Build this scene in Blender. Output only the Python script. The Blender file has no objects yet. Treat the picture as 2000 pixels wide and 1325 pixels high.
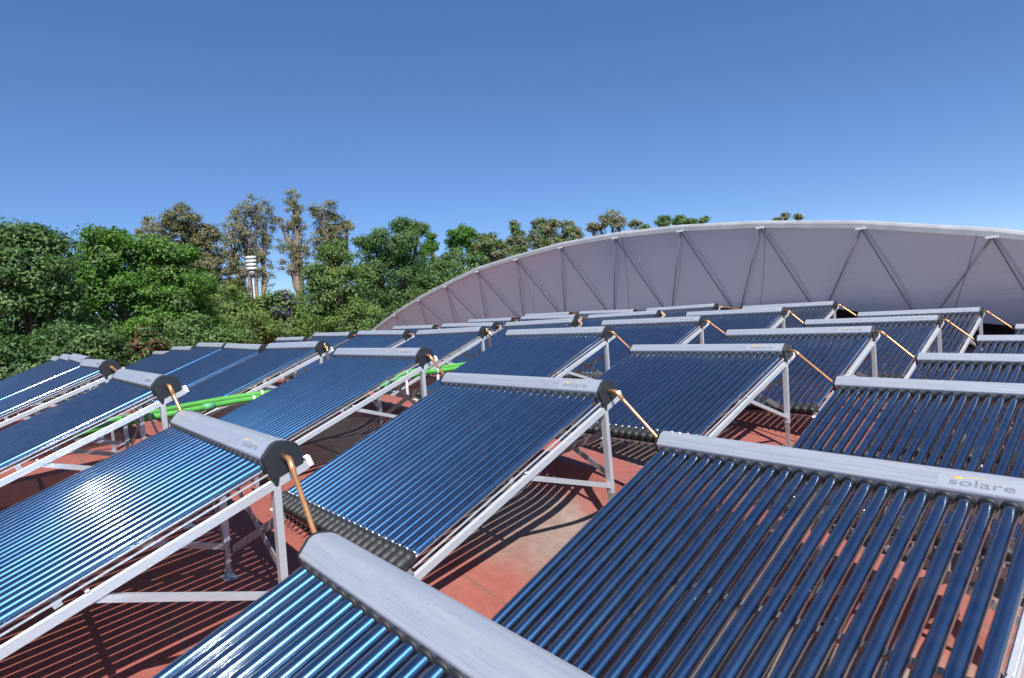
import bpy, bmesh, math, random
import numpy as np
from mathutils import Matrix, Vector

random.seed(7)
rng = np.random.default_rng(11)
C = bpy.context.scene.collection
scene = bpy.context.scene

# ------------------------------------------------------------------ camera
EYE = 9.0                                   # eye height above the ground
F_PX, YAW, PITCH, ROLL = 1191.654, 0.86664, 0.04458, -0.07668
fw = Vector((-math.sin(YAW) * math.cos(PITCH), math.cos(YAW) * math.cos(PITCH), -math.sin(PITCH)))
rt0 = Vector((math.cos(YAW), math.sin(YAW), 0.0))
up0 = rt0.cross(fw)
rt = rt0 * math.cos(ROLL) + up0 * math.sin(ROLL)
up = -rt0 * math.sin(ROLL) + up0 * math.cos(ROLL)
cam_data = bpy.data.cameras.new('camera')
cam = bpy.data.objects.new('camera', cam_data)
C.objects.link(cam)
M = Matrix((rt, up, -fw)).transposed().to_4x4()
M.translation = Vector((0, 0, EYE))
cam.matrix_world = M
cam_data.sensor_width = 36.0
cam_data.lens = F_PX / 2000.0 * 36.0
cam_data.clip_start = 0.05
cam_data.clip_end = 3000.0
scene.camera = cam

# ------------------------------------------------------------------ sky, sun, exposure
SUN = Vector((0.562, -0.274, 0.781)).normalized()
SUN_EL = math.asin(SUN.z)
SUN_ROT = math.atan2(SUN.x, SUN.y)
world = bpy.data.worlds.new("World")
scene.world = world
world.use_nodes = True
wn = world.node_tree
sky = wn.nodes.new('ShaderNodeTexSky')
sky.sky_type = 'NISHITA'
sky.sun_disc = False
sky.sun_elevation = SUN_EL
sky.sun_rotation = SUN_ROT
sky.altitude = 2240.0
sky.air_density = 0.8
sky.dust_density = 0.1
sky.ozone_density = 6.0
sky_gamma = wn.nodes.new('ShaderNodeGamma')
sky_gamma.inputs[1].default_value = 0.72
sky_hsv = wn.nodes.new('ShaderNodeHueSaturation')
sky_hsv.inputs['Saturation'].default_value = 1.25
sky_hsv.inputs['Value'].default_value = 1.58
sky_hsv.inputs['Hue'].default_value = 0.508
wn.links.new(sky.outputs[0], sky_gamma.inputs[0])
wn.links.new(sky_gamma.outputs[0], sky_hsv.inputs['Color'])
wn.links.new(sky_hsv.outputs[0], wn.nodes['Background'].inputs[0])
wn.nodes['Background'].inputs[1].default_value = 0.10
sl = bpy.data.lights.new('sun', 'SUN')
sl.energy = 4.6
sl.angle = math.radians(0.5)
sl.color = (1.0, 0.965, 0.91)
so = bpy.data.objects.new('sun', sl)
C.objects.link(so)
so.rotation_euler = SUN.to_track_quat('Z', 'Y').to_euler()
so.location = SUN * 60
scene.view_settings.view_transform = 'Standard'
scene.view_settings.look = 'None'
scene.view_settings.gamma = 1.0
scene.view_settings.use_curve_mapping = False
scene.view_settings.exposure = 0.6
scene.cycles.transparent_max_bounces = 24
scene.cycles.max_bounces = 8
scene.cycles.sample_clamp_indirect = 150.0


# ------------------------------------------------------------------ helpers
class MB:
    """collects polygons and links them as one mesh object"""
    def __init__(self):
        self.v, self.f, self.m, self.s = [], [], [], []

    def poly(self, pts, mat=0, smooth=False):
        b = len(self.v)
        self.v.extend([tuple(p) for p in pts])
        self.f.append(tuple(range(b, b + len(pts))))
        self.m.append(mat); self.s.append(smooth)

    def box(self, lo, hi, mat=0, T=None):
        x0, y0, z0 = lo; x1, y1, z1 = hi
        P = [(x0, y0, z0), (x1, y0, z0), (x1, y1, z0), (x0, y1, z0), (x0, y0, z1), (x1, y0, z1), (x1, y1, z1), (x0, y1, z1)]
        if T is not None:
            P = [T(Vector(p)) for p in P]
        b = len(self.v); self.v.extend([tuple(p) for p in P])
        for q in ((0, 3, 2, 1), (4, 5, 6, 7), (0, 1, 5, 4), (1, 2, 6, 5), (2, 3, 7, 6), (3, 0, 4, 7)):
            self.f.append(tuple(b + i for i in q)); self.m.append(mat); self.s.append(False)

    def bar(self, p, q, wdt, hgt, mat=0, side=None):
        """box beam from p to q, wdt across, hgt along the second normal"""
        p, q = Vector(p), Vector(q); d = (q - p).normalized()
        ref = Vector(side) if side is not None else (Vector((0, 0, 1)) if abs(d.z) < .9 else Vector((1, 0, 0)))
        a = d.cross(ref).normalized(); c = a.cross(d).normalized()
        R = []
        for e in (p, q):
            R += [e - a * wdt / 2 - c * hgt / 2, e + a * wdt / 2 - c * hgt / 2, e + a * wdt / 2 + c * hgt / 2, e - a * wdt / 2 + c * hgt / 2]
        b = len(self.v); self.v.extend([tuple(r) for r in R])
        for f in ((0, 1, 2, 3), (7, 6, 5, 4), (0, 4, 5, 1), (1, 5, 6, 2), (2, 6, 7, 3), (3, 7, 4, 0)):
            self.f.append(tuple(b + i for i in f)); self.m.append(mat); self.s.append(False)

    def tube(self, pts, r, n=12, mat=0, caps=True):
        pts = [Vector(p) for p in pts]
        rs = r if isinstance(r, (list, tuple)) else [r] * len(pts)
        b0 = len(self.v); prev = None
        for i, p in enumerate(pts):
            d = (pts[min(i + 1, len(pts) - 1)] - pts[max(i - 1, 0)]).normalized()
            if prev is None:
                a = d.orthogonal().normalized()
            else:
                a = (prev - d * prev.dot(d)).normalized()
            prev = a; c = d.cross(a)
            for k in range(n):
                t = 2 * math.pi * k / n
                self.v.append(tuple(p + (a * math.cos(t) + c * math.sin(t)) * rs[i]))
        for i in range(len(pts) - 1):
            for k in range(n):
                k2 = (k + 1) % n
                self.f.append((b0 + i * n + k, b0 + i * n + k2, b0 + (i + 1) * n + k2, b0 + (i + 1) * n + k))
                self.m.append(mat); self.s.append(True)
        if caps:
            e = b0 + (len(pts) - 1) * n
            self.f.append(tuple(b0 + k for k in reversed(range(n)))); self.m.append(mat); self.s.append(False)
            self.f.append(tuple(e + k for k in range(n))); self.m.append(mat); self.s.append(False)

    def prism(self, prof, x0, x1, mat=0, T=None, smooth=False, mats=None, caps=True):
        """closed (y,z) profile extruded along x"""
        n = len(prof); A = [Vector((x0, y, z)) for y, z in prof]; B = [Vector((x1, y, z)) for y, z in prof]
        P = A + B
        if T is not None: P = [T(p) for p in P]
        b = len(self.v); self.v.extend([tuple(p) for p in P])
        for i in range(n):
            j = (i + 1) % n
            self.f.append((b + i, b + j, b + n + j, b + n + i)); self.m.append(mats[i] if mats else mat); self.s.append(smooth)
        if caps:
            self.f.append(tuple(b + i for i in reversed(range(n)))); self.m.append(mat); self.s.append(False)
            self.f.append(tuple(b + n + i for i in range(n))); self.m.append(mat); self.s.append(False)

    def mesh(self, name, mats):
        me = bpy.data.meshes.new(name)
        me.from_pydata(self.v, [], self.f)
        for m in (mats if isinstance(mats, (list, tuple)) else [mats]): me.materials.append(m)
        me.polygons.foreach_set('material_index', self.m)
        me.polygons.foreach_set('use_smooth', self.s)
        bm = bmesh.new(); bm.from_mesh(me)
        bmesh.ops.recalc_face_normals(bm, faces=bm.faces); bm.to_mesh(me); bm.free()
        me.update()
        return me

    def build(self, name, mats, parent=None):
        return link(name, self.mesh(name, mats), parent)


def link(name, me, parent=None):
    o = bpy.data.objects.new(name, me); C.objects.link(o)
    if parent is not None: o.parent = parent
    return o

def tag(o, label=None, cat=None, group=None, kind=None):
    if label: o['label'] = label
    if cat: o['category'] = cat
    if group: o['group'] = group
    if kind: o['kind'] = kind
    return o

def thing(name, label, cat, loc=(0, 0, 0), group=None):
    o = bpy.data.objects.new(name, None); C.objects.link(o)
    o.location = loc; o.empty_display_size = .2
    return tag(o, label, cat, group)

def kids(o): return [c for c in bpy.data.objects if c.parent == o]

def copy_tree(o, tree, parent=None):
    c = o.copy(); C.objects.link(c)
    if parent is not None: c.parent = parent
    for ch, sub in tree: copy_tree(ch, sub, c)
    return c

def tree_of(o, idx):
    return [(c, tree_of(c, idx)) for c in idx.get(o.name, [])]


# ------------------------------------------------------------------ materials
def mat(name, base=(.5, .5, .5), rough=.5, metal=0.0, spec=.5, coat=0.0):
    m = bpy.data.materials.new(name); m.use_nodes = True
    p = m.node_tree.nodes['Principled BSDF']
    p.inputs['Base Color'].default_value = (*base, 1)
    p.inputs['Roughness'].default_value = rough
    p.inputs['Metallic'].default_value = metal
    p.inputs['Specular IOR Level'].default_value = spec
    p.inputs['Coat Weight'].default_value = coat
    return m

def N(m, t, **kw):
    n = m.node_tree.nodes.new(t)
    for k, v in kw.items(): setattr(n, k, v)
    return n

def L(m, a, b): m.node_tree.links.new(a, b)

def P(m): return m.node_tree.nodes['Principled BSDF']

def noise(m, scale, detail=4, rough=.55, coord='Object', vec_scale=None):
    tc = N(m, 'ShaderNodeTexCoord'); n = N(m, 'ShaderNodeTexNoise')
    n.inputs['Scale'].default_value = scale; n.inputs['Detail'].default_value = detail; n.inputs['Roughness'].default_value = rough
    src = tc.outputs[coord]
    if vec_scale:
        mp = N(m, 'ShaderNodeMapping'); mp.inputs['Scale'].default_value = vec_scale
        L(m, src, mp.inputs['Vector']); src = mp.outputs[0]
    L(m, src, n.inputs['Vector'])
    return n

def ramp(m, fac, stops):
    r = N(m, 'ShaderNodeValToRGB'); e = r.color_ramp.elements
    while len(e) < len(stops): e.new(.5)
    for i, (p, c) in enumerate(stops):
        e[i].position = p; e[i].color = (*c, 1) if len(c) == 3 else c
    L(m, fac, r.inputs[0]); return r

def mixc(m, fac, a, b, mode='MIX'):
    x = N(m, 'ShaderNodeMix', data_type='RGBA', blend_type=mode)
    for k, val in ((0, fac), (6, a), (7, b)):
        if isinstance(val, (int, float)): x.inputs[k].default_value = val
        elif isinstance(val, (tuple, list)): x.inputs[k].default_value = (*val, 1)
        else: L(m, val, x.inputs[k])
    return x.outputs[2]

def bump(m, height, strength=.3, dist=.01):
    b = N(m, 'ShaderNodeBump'); b.inputs['Strength'].default_value = strength; b.inputs['Distance'].default_value = dist
    L(m, height, b.inputs['Height']); L(m, b.outputs[0], P(m).inputs['Normal'])

def alu(name, base, rough, metal, streak=(1, 30, 30), amt=.12):
    m = mat(name, base, rough, metal)
    n = noise(m, 5, 5, .6, 'Object', streak)
    n2 = noise(m, 60, 3, .6)
    r = ramp(m, n.outputs[0], [(.3, tuple(c * (1 - amt) for c in base)), (.7, tuple(min(1, c * (1 + amt * .6)) for c in base))])
    sp = ramp(m, n2.outputs[0], [(.62, (1, 1, 1)), (.75, (.86, .84, .80))])
    L(m, mixc(m, 1.0, r.outputs[0], sp.outputs[0], 'MULTIPLY'), P(m).inputs['Base Color'])
    mr = N(m, 'ShaderNodeMapRange'); mr.inputs[3].default_value = rough * .8; mr.inputs[4].default_value = rough * 1.25
    L(m, n.outputs[0], mr.inputs[0]); L(m, mr.outputs[0], P(m).inputs['Roughness'])
    return m

M_HEAD = alu('header_aluminium', (.585, .60, .63), .38, .55, (1, 14, 14), .06)
M_RAIL = alu('frame_aluminium', (.62, .64, .675), .36, .45, (20, 1, 20), .07)
M_STEEL = alu('galvanised_steel', (.52, .53, .55), .36, .7, (6, 6, 6), .2)
M_BLACK = mat('black_plastic', (.020, .024, .030), .42)
M_RUBBER = mat('black_rubber', (.020, .021, .022), .55)
M_STICK = mat('sticker_film', (.60, .62, .66), .34, .5)
M_GREY = mat('lettering_grey', (.20, .20, .22), .5)
M_ORANGE = mat('emblem_orange', (.85, .30, .03), .5)
M_YELLOW = mat('emblem_yellow', (.85, .60, .12), .5)
M_SILVER = mat('getter_silver', (.9, .9, .9), .12, 1.0)

M_ABS = mat('blue_absorber', (.08, .24, .42), .31, 1.0, .5, 1.0); P(M_ABS).inputs['Coat Roughness'].default_value = .07; P(M_ABS).inputs['Coat IOR'].default_value = 2.05
_n = noise(M_ABS, 9, 4, .6, 'Object', (.6, .6, .6))
_oi = N(M_ABS, 'ShaderNodeObjectInfo')
_r = ramp(M_ABS, _n.outputs[0], [(.3, (.026, .088, .19)), (.7, (.036, .112, .235))])
_b = ramp(M_ABS, _oi.outputs['Random'], [(0., (.66, .70, .80)), (1., (1.12, 1.10, 1.06))])
L(M_ABS, mixc(M_ABS, 1.0, _r.outputs[0], _b.outputs[0], 'MULTIPLY'), P(M_ABS).inputs['Base Color'])

def glass_mat():
    m = bpy.data.materials.new('tube_glass'); m.use_nodes = True
    nt = m.node_tree; nt.nodes.remove(P(m)); out = nt.nodes['Material Output']
    tr = N(m, 'ShaderNodeBsdfTransparent'); tr.inputs[0].default_value = (.95, .96, .97, 1)
    gl = N(m, 'ShaderNodeBsdfGlossy'); gl.inputs['Roughness'].default_value = .065
    fr = N(m, 'ShaderNodeFresnel'); fr.inputs[0].default_value = 1.5
    geo = N(m, 'ShaderNodeNewGeometry')
    inv = N(m, 'ShaderNodeMath', operation='SUBTRACT'); inv.inputs[0].default_value = 1.0
    L(m, geo.outputs['Backfacing'], inv.inputs[1])
    mu = N(m, 'ShaderNodeMath', operation='MULTIPLY'); L(m, fr.outputs[0], mu.inputs[0]); L(m, inv.outputs[0], mu.inputs[1])
    mu2 = N(m, 'ShaderNodeMath', operation='MULTIPLY'); mu2.use_clamp = True; mu2.inputs[1].default_value = 1.8
    L(m, mu.outputs[0], mu2.inputs[0])
    mx = N(m, 'ShaderNodeMixShader'); L(m, mu2.outputs[0], mx.inputs[0]); L(m, tr.outputs[0], mx.inputs[1]); L(m, gl.outputs[0], mx.inputs[2])
    # a thin uneven film of dust with a few bird and lime specks
    df = N(m, 'ShaderNodeBsdfDiffuse'); df.inputs[0].default_value = (.42, .43, .44, 1)
    tc = N(m, 'ShaderNodeTexCoord')
    n1 = N(m, 'ShaderNodeTexNoise'); n1.inputs['Scale'].default_value = 14; n1.inputs['Detail'].default_value = 5
    oi = N(m, 'ShaderNodeObjectInfo')
    off = N(m, 'ShaderNodeVectorMath', operation='ADD'); L(m, tc.outputs['Object'], off.inputs[0])
    sc_ = N(m, 'ShaderNodeMath', operation='MULTIPLY'); sc_.inputs[1].default_value = 37.0; L(m, oi.outputs['Random'], sc_.inputs[0])
    L(m, sc_.outputs[0], off.inputs[1]); L(m, off.outputs[0], n1.inputs['Vector'])
    n2 = N(m, 'ShaderNodeTexNoise'); n2.inputs['Scale'].default_value = 55; n2.inputs['Detail'].default_value = 1
    L(m, off.outputs[0], n2.inputs['Vector'])
    r1 = ramp(m, n1.outputs[0], [(.35, (.005,) * 3), (.75, (.022,) * 3)])
    r2 = ramp(m, n2.outputs[0], [(.81, (0,) * 3), (.84, (.5,) * 3)])
    lw = N(m, 'ShaderNodeLayerWeight'); lw.inputs[0].default_value = .5            # a film looks thicker edge on
    sq = N(m, 'ShaderNodeMath', operation='MULTIPLY'); L(m, lw.outputs['Facing'], sq.inputs[0]); L(m, lw.outputs['Facing'], sq.inputs[1])
    gr = N(m, 'ShaderNodeMath', operation='MULTIPLY_ADD'); gr.inputs[1].default_value = 2.0; gr.inputs[2].default_value = 1.0; L(m, sq.outputs[0], gr.inputs[0])
    r1m = N(m, 'ShaderNodeMath', operation='MULTIPLY'); L(m, r1.outputs[0], r1m.inputs[0]); L(m, gr.outputs[0], r1m.inputs[1])
    ad = N(m, 'ShaderNodeMath', operation='ADD'); ad.use_clamp = True
    L(m, r1m.outputs[0], ad.inputs[0]); L(m, r2.outputs[0], ad.inputs[1])
    mx2 = N(m, 'ShaderNodeMixShader'); L(m, ad.outputs[0], mx2.inputs[0]); L(m, mx.outputs[0], mx2.inputs[1]); L(m, df.outputs[0], mx2.inputs[2])
    L(m, mx2.outputs[0], out.inputs[0])
    return m
M_GLASS = glass_mat()

M_COPPER = mat('copper', (.80, .38, .20), .36, .75)
_n = noise(M_COPPER, 14, 5, .6)
_r = ramp(M_COPPER, _n.outputs[0], [(.3, (.74, .31, .12)), (.55, (.90, .43, .19)), (.8, (.78, .46, .22))])
L(M_COPPER, _r.outputs[0], P(M_COPPER).inputs['Base Color'])
M_BRASS = mat('brass', (.70, .52, .26), .3, 1.0)
M_GREEN = mat('green_plastic', (.10, .56, .07), .42)
_n = noise(M_GREEN, 8, 4); _r = ramp(M_GREEN, _n.outputs[0], [(.3, (.085, .34, .055)), (.7, (.12, .42, .08))])
L(M_GREEN, _r.outputs[0], P(M_GREEN).inputs['Base Color'])
M_GREEN2 = mat('green_coupling', (.10, .40, .18), .45)
M_WHITE = mat('white_clamp', (.75, .75, .74), .45)

def roof_mat():
    m = mat('terracotta_coating', (.40, .12, .085), .8, 0, .3)
    tc = N(m, 'ShaderNodeTexCoord')
    n1 = noise(m, .9, 6, .6); n2 = noise(m, 14, 5, .65); n3 = noise(m, 90, 3, .6)
    base = ramp(m, n1.outputs[0], [(.3, (.27, .080, .062)), (.55, (.31, .096, .074)), (.8, (.335, .125, .098))])
    fine = ramp(m, n2.outputs[0], [(.3, (.86, .86, .86)), (.7, (1.08, 1.08, 1.08))])
    col = mixc(m, 1.0, base.outputs[0], fine.outputs[0], 'MULTIPLY')
    grit = ramp(m, n3.outputs[0], [(.30, (.72, .70, .68)), (.36, (1, 1, 1)), (.68, (1, 1, 1)), (.74, (1.12, 1.14, 1.15))])
    col = mixc(m, 1.0, col, grit.outputs[0], 'MULTIPLY')
    # grey silting where water stands at the upstand; back strip greyed to cut red bounce
    sep = N(m, 'ShaderNodeSeparateXYZ'); L(m, tc.outputs['Object'], sep.inputs[0])
    nd = noise(m, 1.3, 5, .6)
    nm = N(m, 'ShaderNodeMath', operation='MULTIPLY_ADD'); nm.inputs[1].default_value = .9; nm.inputs[2].default_value = -.45
    L(m, nd.outputs[0], nm.inputs[0])
    yy = N(m, 'ShaderNodeMath', operation='ADD'); y4 = N(m, 'ShaderNodeMath', operation='ADD'); y4.inputs[1].default_value = 4.0
    L(m, sep.outputs['Y'], y4.inputs[0]); L(m, y4.outputs[0], yy.inputs[0]); L(m, nm.outputs[0], yy.inputs[1])
    band = ramp(m, yy.outputs[0], [(0, (0, 0, 0)), (1, (0, 0, 0))])
    mr = N(m, 'ShaderNodeMapRange'); mr.inputs[1].default_value = -2; mr.inputs[2].default_value = 14
    L(m, yy.outputs[0], mr.inputs[0]); L(m, mr.outputs[0], band.inputs[0])
    e = band.color_ramp.elements
    def pos(y): return (y + 2) / 16
    e[0].position = pos(2.05); e[0].color = (0, 0, 0, 1); e[1].position = pos(2.45); e[1].color = (.85,) * 3 + (1,)
    for y, val in ((3.02, .95), (3.2, .1), (3.62, 0.0), (3.75, .8), (4.7, .85), (5.1, 0.05), (11.7, 0.0), (12.3, .9)):
        k = e.new(pos(y)); k.color = (val,) * 3 + (1,)
    silt_bounce_grey = ramp(m, n2.outputs[0], [(.3, (.20, .155, .13)), (.7, (.30, .235, .195))])
    col = mixc(m, band.outputs[0], col, silt_bounce_grey.outputs[0])
    # seams between the membrane sheets
    def seams(axis, pitch, wob):
        a = N(m, 'ShaderNodeMath', operation='MULTIPLY_ADD'); a.inputs[1].default_value = 1 / pitch
        w = N(m, 'ShaderNodeMath', operation='MULTIPLY'); w.inputs[1].default_value = wob; L(m, n2.outputs[0], w.inputs[0])
        L(m, sep.outputs[axis], a.inputs[0]); L(m, w.outputs[0], a.inputs[2])
        fr = N(m, 'ShaderNodeMath', operation='FRACT'); L(m, a.outputs[0], fr.inputs[0])
        s = N(m, 'ShaderNodeMath', operation='SUBTRACT'); s.inputs[1].default_value = .5; L(m, fr.outputs[0], s.inputs[0])
        b = N(m, 'ShaderNodeMath', operation='ABSOLUTE'); L(m, s.outputs[0], b.inputs[0])
        lt = N(m, 'ShaderNodeMath', operation='LESS_THAN'); lt.inputs[1].default_value = .0095 / pitch; L(m, b.outputs[0], lt.inputs[0])
        return lt
    s1, s2 = seams('X', 1.02, .02), seams('Y', 1.37, .02)
    mxs = N(m, 'ShaderNodeMath', operation='MAXIMUM'); L(m, s1.outputs[0], mxs.inputs[0]); L(m, s2.outputs[0], mxs.inputs[1])
    brk = ramp(m, n2.outputs[0], [(.38, (0, 0, 0)), (.5, (.8, .8, .8))])
    fm = N(m, 'ShaderNodeMath', operation='MULTIPLY'); L(m, mxs.outputs[0], fm.inputs[0]); L(m, brk.outputs[0], fm.inputs[1])
    col = mixc(m, fm.outputs[0], col, (.15, .10, .08))
    L(m, col, P(m).inputs['Base Color'])
    ht = N(m, 'ShaderNodeMath', operation='MULTIPLY_ADD'); ht.inputs[1].default_value = -1.5; L(m, fm.outputs[0], ht.inputs[0]); L(m, n3.outputs[0], ht.inputs[2])
    bump(m, ht.outputs[0], .35, .004)
    return m
M_ROOF = roof_mat()
M_WALL = mat('plaster', (.55, .45, .38), .9)
M_GROUND = mat('ground_soil', (.09, .11, .05), .95)
_n = noise(M_GROUND, .4, 6); _r = ramp(M_GROUND, _n.outputs[0], [(.35, (.05, .075, .03)), (.65, (.15, .13, .08))])
L(M_GROUND, _r.outputs[0], P(M_GROUND).inputs['Base Color'])

M_MEMB = mat('canopy_membrane', (.48, .54, .68), .30, .3, .5)
_n = noise(M_MEMB, 3, 5, .5, 'Object', (.12, 1, 2.2))
_n2 = noise(M_MEMB, .35, 3, .5)
_r = ramp(M_MEMB, _n2.outputs[0], [(.3, (.55, .68, .90)), (.7, (.62, .74, .93))])
_tc = N(M_MEMB, 'ShaderNodeTexCoord'); _sp = N(M_MEMB, 'ShaderNodeSeparateXYZ'); L(M_MEMB, _tc.outputs['Object'], _sp.inputs[0])
_a = N(M_MEMB, 'ShaderNodeMath', operation='MULTIPLY_ADD'); _a.inputs[1].default_value = 1 / 4.16; L(M_MEMB, _sp.outputs['X'], _a.inputs[0])
_z = N(M_MEMB, 'ShaderNodeMath', operation='MULTIPLY'); _z.inputs[1].default_value = -.12; L(M_MEMB, _sp.outputs['Z'], _z.inputs[0]); L(M_MEMB, _z.outputs[0], _a.inputs[2])
_f = N(M_MEMB, 'ShaderNodeMath', operation='FRACT'); L(M_MEMB, _a.outputs[0], _f.inputs[0])
_l = N(M_MEMB, 'ShaderNodeMath', operation='LESS_THAN'); _l.inputs[1].default_value = .0045; L(M_MEMB, _f.outputs[0], _l.inputs[0])
L(M_MEMB, mixc(M_MEMB, _l.outputs[0], _r.outputs[0], (.24, .28, .36)), P(M_MEMB).inputs['Base Color']); bump(M_MEMB, _n.outputs[0], .22, .05)
M_FASCIA = mat('fascia_sheet', (.56, .56, .56), .45, .1)
_n = noise(M_FASCIA, 4, 5); _r = ramp(M_FASCIA, _n.outputs[0], [(.3, (.36, .36, .37)), (.7, (.46, .46, .47))])
L(M_FASCIA, _r.outputs[0], P(M_FASCIA).inputs['Base Color'])
M_STRUT = mat('strut_paint', (.27, .25, .25), .5)
M_DARK = mat('painted_interior_shade', (.02, .018, .018), .9)
M_LAMP = mat('white_enamel', (.80, .79, .76), .4)
M_POLE = mat('pole_paint', (.46, .48, .50), .45)

# ------------------------------------------------------------------ ground
g = MB()
g.poly([(-900, -900, 0), (900, -900, 0), (900, 900, 0), (-900, 900, 0)])
tag(g.build('ground', M_GROUND), kind='structure')

# ------------------------------------------------------------------ the vaulted roof we stand on
HEAD = .80                                    # header axis above the roof
def z_head(x):
    if x < -12.0:
        return -.2619 - .0088 * (x + 12.0) ** 2 + .0017 * (x + 12.0)
    x = min(x, 4.5)
    return -4.02843978e-04 * x ** 3 - 1.68100535e-02 * x ** 2 - 2.20058207e-01 * x - 1.18021042
def z_roof(x): return EYE + z_head(x) - HEAD

def upstand(y):
    """height of the long upstand beam above the vault, with a coved foot"""
    prof = [(2.86, 0), (2.95, .008), (3.05, .035), (3.14, .08), (3.20, .13), (3.235, .18), (3.25, .212), (3.265, .232), (3.295, .243),
            (3.62, .243), (3.645, .232), (3.65, .20), (3.662, .0)]
    if y <= prof[0][0] or y >= prof[-1][0]: return 0.0
    return float(np.interp(y, [p[0] for p in prof], [p[1] for p in prof]))

bld = thing('vaulted_building', 'low building with a vaulted terracotta red roof under the solar collectors', 'building', (-10, 4, 0))
xs = np.concatenate([np.linspace(-30, -16, 15), np.linspace(-15.6, 5.6, 54)])
ys = [-10, -8, -6, -4, -2, 0, 1, 2, 2.6, 2.86, 2.95, 3.05, 3.14, 3.20, 3.235, 3.25, 3.265, 3.295, 3.40, 3.52, 3.62, 3.645, 3.65, 3.662, 3.9, 4.5, 5, 6, 7, 8, 9, 10, 11, 12, 13, 14, 15, 16.5]
r = MB()
ni, nj = len(xs), len(ys)
for x in xs:
    for y in ys: r.v.append((x + 10, y - 4, z_roof(x) + upstand(y)))
for i in range(ni - 1):
    for j in range(nj - 1):
        r.f.append((i * nj + j, (i + 1) * nj + j, (i + 1) * nj + j + 1, i * nj + j + 1)); r.m.append(0); r.s.append(not (15 <= j <= 22))
ro = r.build('roof', M_ROOF, bld)
w = MB()
for yy, n_ in ((-9.8, -1), (16.3, 1)):
    for i in range(ni - 1):
        w.poly([(xs[i] + 10, yy - 4, 0), (xs[i + 1] + 10, yy - 4, 0), (xs[i + 1] + 10, yy - 4, z_roof(xs[i + 1]) - .06), (xs[i] + 10, yy - 4, z_roof(xs[i]) - .06)])
for xx in (-29.8, 5.4):
    w.poly([(xx + 10, -13.8, 0), (xx + 10, 12.3, 0), (xx + 10, 12.3, z_roof(xx) - .1), (xx + 10, -13.8, z_roof(xx) - .1)])
w.build('wall', M_WALL, bld)

# ------------------------------------------------------------------ one solar collector
PITCH_T = .075; LEN = 24.4 * PITCH_T; H2 = LEN / 2; TAU = .3636
ct, st = math.cos(TAU), math.sin(TAU)
def pan(u, v_, w_):                         # panel coordinates -> collector coordinates
    return Vector((u, v_ * ct - w_ * st, HEAD + v_ * st + w_ * ct))
Tp = lambda p: pan(p.x, p.y, p.z)

proto = thing('solar_collector', 'x', 'solar collector')
HPROF = [(0, -.066), (0, .046), (.003, .052), (.0125, .0573), (.0135, .0562), (.0150, .0571), (.0160, .0593), (.036, .0706), (.037, .0694),
         (.0385, .0702), (.0395, .0725), (.059, .084), (.075, .0865), (.09, .0855), (.108, .077), (.123, .067), (.143, .053), (.159, .036),
         (.165, .018), (.167, 0), (.163, -.03), (.155, -.052), (.148, -.066)]
h = MB(); h.prism(HPROF, -H2 + .006, H2 - .006, T=Tp); h.build('header', M_HEAD, proto)
def grow(k):
    return [(.083 + (a - .083) * k, .010 + (b - .010) * k) for a, b in HPROF if (a, b) not in ((.0125, .0573), (.0135, .0562), (.0150, .0571), (.036, .0706), (.037, .0694), (.0385, .0702))]
for s in (-1, 1):
    e = MB(); u0, u1 = s * (H2 - .010), s * (H2 + .009)
    um = s * (H2 + .004)
    e.prism(grow(1.035), min(u0, um), max(u0, um), T=Tp)
    for k0, k1, ua, ub in ((1.035, 1.012, um, s * (H2 + .0075)), (1.012, .965, s * (H2 + .0075), u1)):      # rolled edge
        A, B = [pan(ua, *q) for q in grow(k0)], [pan(ub, *q) for q in grow(k1)]
        for i in range(len(A)): j = (i + 1) % len(A); e.poly([A[i], A[j], B[j], B[i]], 0, True)
    e.poly([pan(u1, *q) for q in grow(.965)])
    # recessed socket round the pipe and a tab under the front corner
    e.tube([pan(s * (H2 + .008), .089, .006), pan(s * (H2 + .015), .089, .006)], [.021, .019], 16)
    e.prism([(-.004, -.067), (.03, -.067), (.012, -.096), (.0, -.096)], min(u0, u1), max(u0, u1), T=Tp)
    e.build('end_cap', M_BLACK, proto)
us = [(i - 11.5) * PITCH_T for i in range(24)]
def tube_mesh():
    m = MB()
    m.tube([Tp(Vector((0, a, 0))) for a in (.004, -1.575)], .029, 28, 0, caps=False)                                      # outer glass
    m.tube([Tp(Vector((0, a, 0))) for a in (.004, -1.535)], .0262, 28, 1, caps=False)                                     # coated inner tube
    m.tube([Tp(Vector((0, a, 0))) for a in (-1.535, -1.55, -1.562)], [.0262, .022, .013], 28, 2, caps=True)               # silvered end
    return m.mesh('glass_tube', [M_GLASS, M_ABS, M_SILVER])
def boot_mesh():
    m = MB(); pts, rs = [], []
    for a, b in ((-1.560, .0305), (-1.562, .035), (-1.590, .0358), (-1.594, .0345), (-1.600, .0345), (-1.604, .0358), (-1.640, .0355), (-1.662, .033), (-1.672, .026), (-1.675, .010)):
        pts.append(Tp(Vector((0, a, 0)))); rs.append(b)
    m.tube(pts, rs, 20); return m.mesh('rubber_boot', M_RUBBER)
def ring_mesh():
    m = MB(); m.tube([Tp(Vector((0, a, 0))) for a in (.001, -.004, -.010, -.012)], [.0365, .0365, .034, .030], 24); return m.mesh('seal_ring', M_RUBBER)
TM, BM_, RM = tube_mesh(), boot_mesh(), ring_mesh()
for u in us:
    t = link('glass_tube', TM, proto); t.location = (u, 0, 0)
    link('seal_ring', RM, t); link('rubber_boot', BM_, t)
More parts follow.
